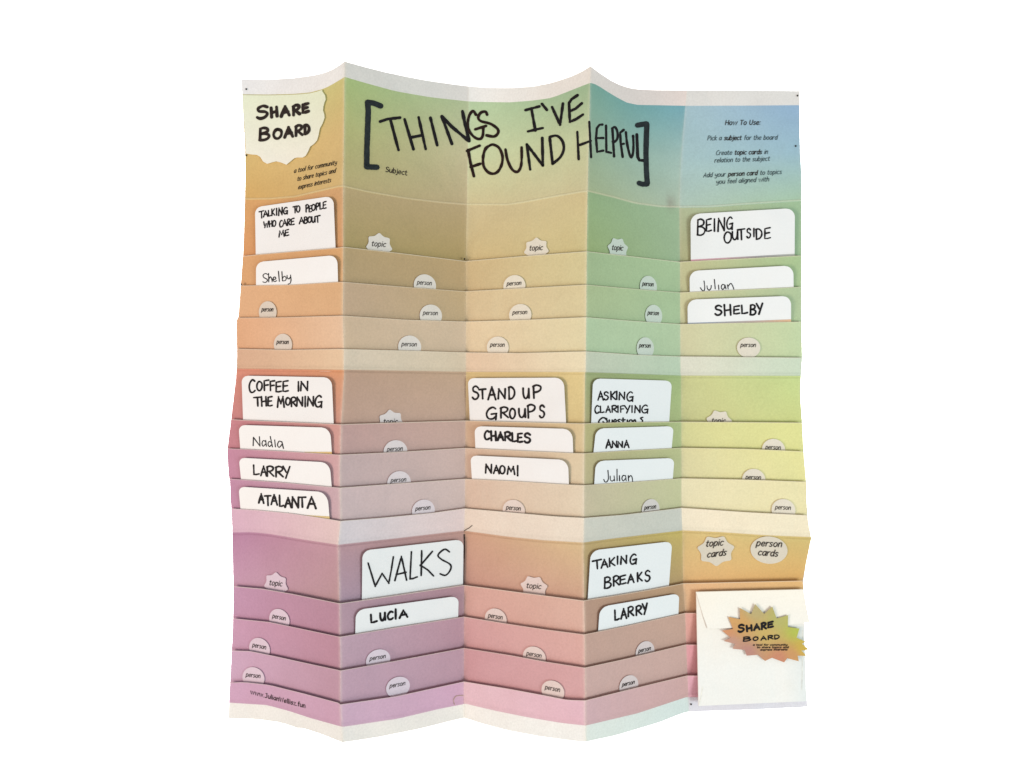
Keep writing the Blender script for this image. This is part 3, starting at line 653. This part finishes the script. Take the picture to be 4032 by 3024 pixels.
card('a1', [(2715, 1067), (3124, 1045), (3125, 1130), (2716, 1149)], "thin-script name card just below the BEING OUTSIDE card",
     lambda i: tr(i, 'F', "~635,1130 645,1210 640,1262 615,1272 582,1228;~678,1200 684,1240 710,1262 735,1235 740,1195;785,1108 798,1245;845,1188 850,1252;~938,1192 905,1180 885,1215 900,1250 925,1238 940,1195;940,1190 954,1246;975,1185 986,1246;~984,1208 1020,1166 1045,1190 1068,1248", 11), rad=(26, 28))
card('a2', [(2707, 1180), (3115, 1165), (3115, 1266), (2708, 1275)], "bold six-capital name card, second below the BEING OUTSIDE card",
     CP('M', 15, "S 597 147 670 248 H 694 138 770 255 E 798 152 864 238 L 884 143 950 234 B 978 142 1040 246 Y 1047 124 1114 240", rot=-.04),
     rad=(26, 26), band=(.965, .915, 0.0, 1.0, [(128, 152, 182), (165, 165, 170), (190, 170, 160), (225, 180, 135)]))
card('c0', [(1427, 2168), (1825, 2123), (1823, 2302), (1425, 2362)], "topic card in the second column with the large word WALKS",
     lambda i: tr(i, 'H', "1260,370 1322,572 1382,460 1440,545 1462,430 1480,315;1493,522 1550,312 1595,518;1505,470 1590,450;1637,272 1625,508;1625,508 1650,505 1688,490;1727,262 1722,478;1820,268 1715,392;1715,388 1780,430 1830,482;~1968,272 1925,250 1870,298 1895,335 1975,382 1976,430 1935,476 1888,464", 13), rad=(24, 24))
card('c1', [(1401, 2402), (1806, 2346), (1804, 2431), (1399, 2500)], "five-capital name card just below the WALKS card",
     CP('H', 14, "L 1282 816 1338 886 U 1364 804 1410 868 C 1430 794 1478 860 I 1492 772 1508 856 A 1534 782 1602 844", rot=-.15), rad=(26, 24))
card('c0', [(2326, 2168), (2647, 2131), (2634, 2307), (2314, 2362)], "topic card in the lower fourth column reading TAKING BREAKS",
     CP('J', 11, "T 1224 344 1300 420 A 1300 340 1356 410 K 1367 324 1420 396 I 1434 312 1450 380 N 1470 308 1522 376 G 1550 294 1608 378",
        "B 1326 494 1386 586 R 1404 484 1456 566 E 1462 478 1515 552 A 1532 468 1584 542 K 1612 452 1656 528 S 1682 436 1725 526", rot=-.15), rad=(26, 22))
card('c1', [(2362, 2390), (2675, 2336), (2671, 2423), (2355, 2489)], "narrow-penned five-capital name card just below the TAKING BREAKS card",
     CP('J', 12, "L 1417 778 1456 866 A 1472 768 1520 854 R 1532 752 1582 832 R 1602 744 1652 822 Y 1658 722 1700 816", rot=-.14), rad=(26, 20))

# ------------------------------------------------------------------ envelope with its starburst sticker
eo = Vector(P(*tl('L', 1000, 1440), .009))
env = thing("envelope", "cream envelope closed with a starburst sticker over the lower right pockets", "envelope", eo)
EO = .0122
def quadpatch(tile, tlp, trp, brp, blp, off, colf, name, parent, mat, n=14, thick=.0012):
    V, Fc, K = [], [], []
    c = [tl(tile, *p) for p in (tlp, trp, brp, blp)]
    for r in range(n+1):
        for s in range(n+1):
            u, v = s/n, r/n
            x = (c[0][0]*(1-u)+c[1][0]*u)*(1-v)+(c[3][0]*(1-u)+c[2][0]*u)*v
            y = (c[0][1]*(1-u)+c[1][1]*u)*(1-v)+(c[3][1]*(1-u)+c[2][1]*u)*v
            V.append(P(x, y, off(u, v))); K.append(alb(colf(u, v), 4))
    m = n+1
    for r in range(n):
        for s in range(n): a = r*m+s; Fc.append((a, a+m, a+m+1, a+1))
    peri = [s for s in range(n, -1, -1)]+[r*m for r in range(1, m)]+[n*m+s for s in range(1, m)]+[r*m+n for r in range(n-1, 0, -1)]
    st = len(V)
    for i in peri: V.append((V[i][0], V[i][1]+thick, V[i][2])); K.append(K[i])
    for j in range(len(peri)): q_ = (j+1) % len(peri); Fc.append((peri[j], peri[q_], st+q_, st+j))
    return child(name, V, Fc, mat, parent, cols=K, smooth=False)
mixc = lambda a, b, f: [a[j]*(1-f)+b[j]*f for j in range(3)]
def envc(u, v):
    c = mixc((244, 236, 220), (238, 238, 232), min(1, v*1.4))
    g_ = .35*math.exp(-((u-.885)**2/.0006+(v-.88)**2/.0012)); c = mixc(c, (196, 182, 150), g_)
    return mixc(c, (214, 226, 226), max(0, (u-.8)/.2)*.5*(1 if v > .3 else 0))
quadpatch('L', (392, 224), (1558, 197), (1592, 1413), (418, 1465), lambda u, v: EO, envc, "envelope_body", env, M_env, thick=.003)
flap_pts = [(388, 224), (700, 216), (1000, 209), (1300, 203), (1559, 196), (1568, 240), (1582, 330), (1606, 450), (1629, 552), (1560, 564), (1390, 585), (1200, 597), (1000, 606), (800, 613), (660, 618), (515, 619), (472, 500), (430, 365), (402, 270)]
fo = [tl('L', *p) for p in flap_pts]
fc = tl('L', 980, 400)
blob(fo, fc, lambda x, y: EO+.0009+.0012*max(0, (y-2400)/75), .0007, M_env, env, "flap", lambda x, y: alb(mixc((246, 240, 224), (244, 240, 229), min(1, max(0, (y-2330)/140))), 4), 6)
# fold seams of the envelope's side and bottom flaps
k = Ink(on(EO+.0003)); M_seam = flat("seam_glue", (.72, .70, .62))
tr(k, 'L', "425,1440 440,1380 462,1260;1548,640 1546,1000 1542,1290", 3, .05); k.build("seam", M_seam, env)
# seal sticker
sp = [(1033,355),(1130,463),(1218,382),(1267,512),(1391,476),(1388,605),(1515,622),(1485,722),(1580,765),(1543,787),(1620,852),(1535,862),(1597,920),(1495,918),(1508,978),(1382,945),(1348,990),(1215,940),(1140,975),(1062,908),(940,918),(920,855),(785,842),(815,790),(688,757),(768,722),(672,645),(790,625),(740,495),(868,520),(865,397),(990,465)]
so = []
for a, b in zip(sp, sp[1:]+sp[:1]):
    for t in (0, .5): so.append(tl('L', a[0]+(b[0]-a[0])*t, a[1]+(b[1]-a[1])*t))
SC = tl('L', 1140, 690)
CPTS = [((740, 500), (214, 160, 92)), ((1030, 420), (186, 170, 112)), ((1280, 520), (182, 178, 98)), ((1480, 650), (178, 190, 72)), ((1560, 840), (206, 172, 62)), ((1450, 920), (208, 148, 92)), ((1300, 950), (206, 132, 102)), ((950, 880), (190, 134, 122)), ((760, 770), (196, 148, 132)), ((720, 660), (216, 142, 94)), ((1140, 690), (204, 172, 92)), ((900, 600), (212, 160, 88))]
def stc(x, y):
    a = [0, 0, 0]; s = 0
    for p, c in CPTS:
        q_ = tl('L', *p); w_ = 1/((q_[0]-x)**2+(q_[1]-y)**2+260)**1.5
        s += w_
        for j in range(3): a[j] += c[j]*w_
    return alb([v/s for v in a], 4)
SO = EO+.0036
blob(so, SC, on(SO), .0006, M_badge, env, "starburst_sticker", stc, 7)
k = Ink(on(SO+.0004))
caps(k, 'L', 16, "S 850 582 912 655 H 938 588 998 650 A 1022 574 1080 636 R 1102 562 1152 628 E 1172 550 1228 608", rot=-.15)
caps(k, 'L', 10, "B 902 714 985 757 O 1012 714 1064 751 A 1097 707 1152 747 R 1172 699 1228 739 D 1242 693 1294 735", rot=-.1)
ttext(k, 'L', "a tool for community", 1008, 809, 1385, 808, 13, 5); ttext(k, 'L', "to share topics and", 1052, 836, 1398, 835, 13, 5); ttext(k, 'L', "express interests", 1088, 862, 1385, 860, 13, 5)
k.build("lettering", M_marker, env)

# ------------------------------------------------------------------ pins and the torn fold
PINS = [('A', 198, 289, "dark pin in the top left corner of the board's white margin"), ('A', 197, 866, "dark pin at the left edge under the share board title"),
        ('C', 2047, 156, "dark pin in the top right corner of the board's white margin"), ('C', 2028, 704, "dark pin at the right edge beside the how to use text"),
        ('D', 2098, 264, "dark pin on the fold between second and third columns"), ('D', 155, 487, "dark pin at the left edge beside the thin-script name card"),
        ('L', 335, 1447, "dark pin at the bottom margin left of the envelope")]
for t_, x, y, lab in PINS:
    x, y = tl(t_, x, y); r = 3.4; V, Fc = [], []
    base_off = .0062 if t_ == 'D' else .0
    for (rr, oo) in ((1, .0), (1, .0007), (.7, .0013), (.3, .0015)):
        for i in range(10):
            a = 2*math.pi*i/10; V.append(P(x+r*rr*math.cos(a), y+r*rr*1.15*math.sin(a), base_off+oo))
    for q_ in range(3):
        for i in range(10): j = (i+1) % 10; Fc.append((q_*10+i, q_*10+j, q_*10+10+j, q_*10+10+i))
    Fc.append(tuple(range(30, 40)))
    o = mesh_obj("pin", V, Fc, M_pin, smooth=True); o['label'] = lab; o['category'] = "pin"; o['group'] = "pins on the board"
k = Ink(lambda x, y: .0012)
tr(k, 'J', "106,120 108,200 106,330", 7); tr(k, 'J', "106,330 104,450 103,560", 4)
k.build("tear", M_marker, board)
k = Ink(lambda x, y: base('c4', x, y)+.0007); tr(k, 'H', "~2012,1600 2004,1560 2030,1528 2088,1522", 5)
k.build("tear", flat("worn_brown", (.38, .26, .2)), board)
k = Ink(lambda x, y: base('b4', x, y)+.0006); tr(k, 'J', "104,92 118,80 150,62 174,42", 5); k.build("tear", M_brown, board)
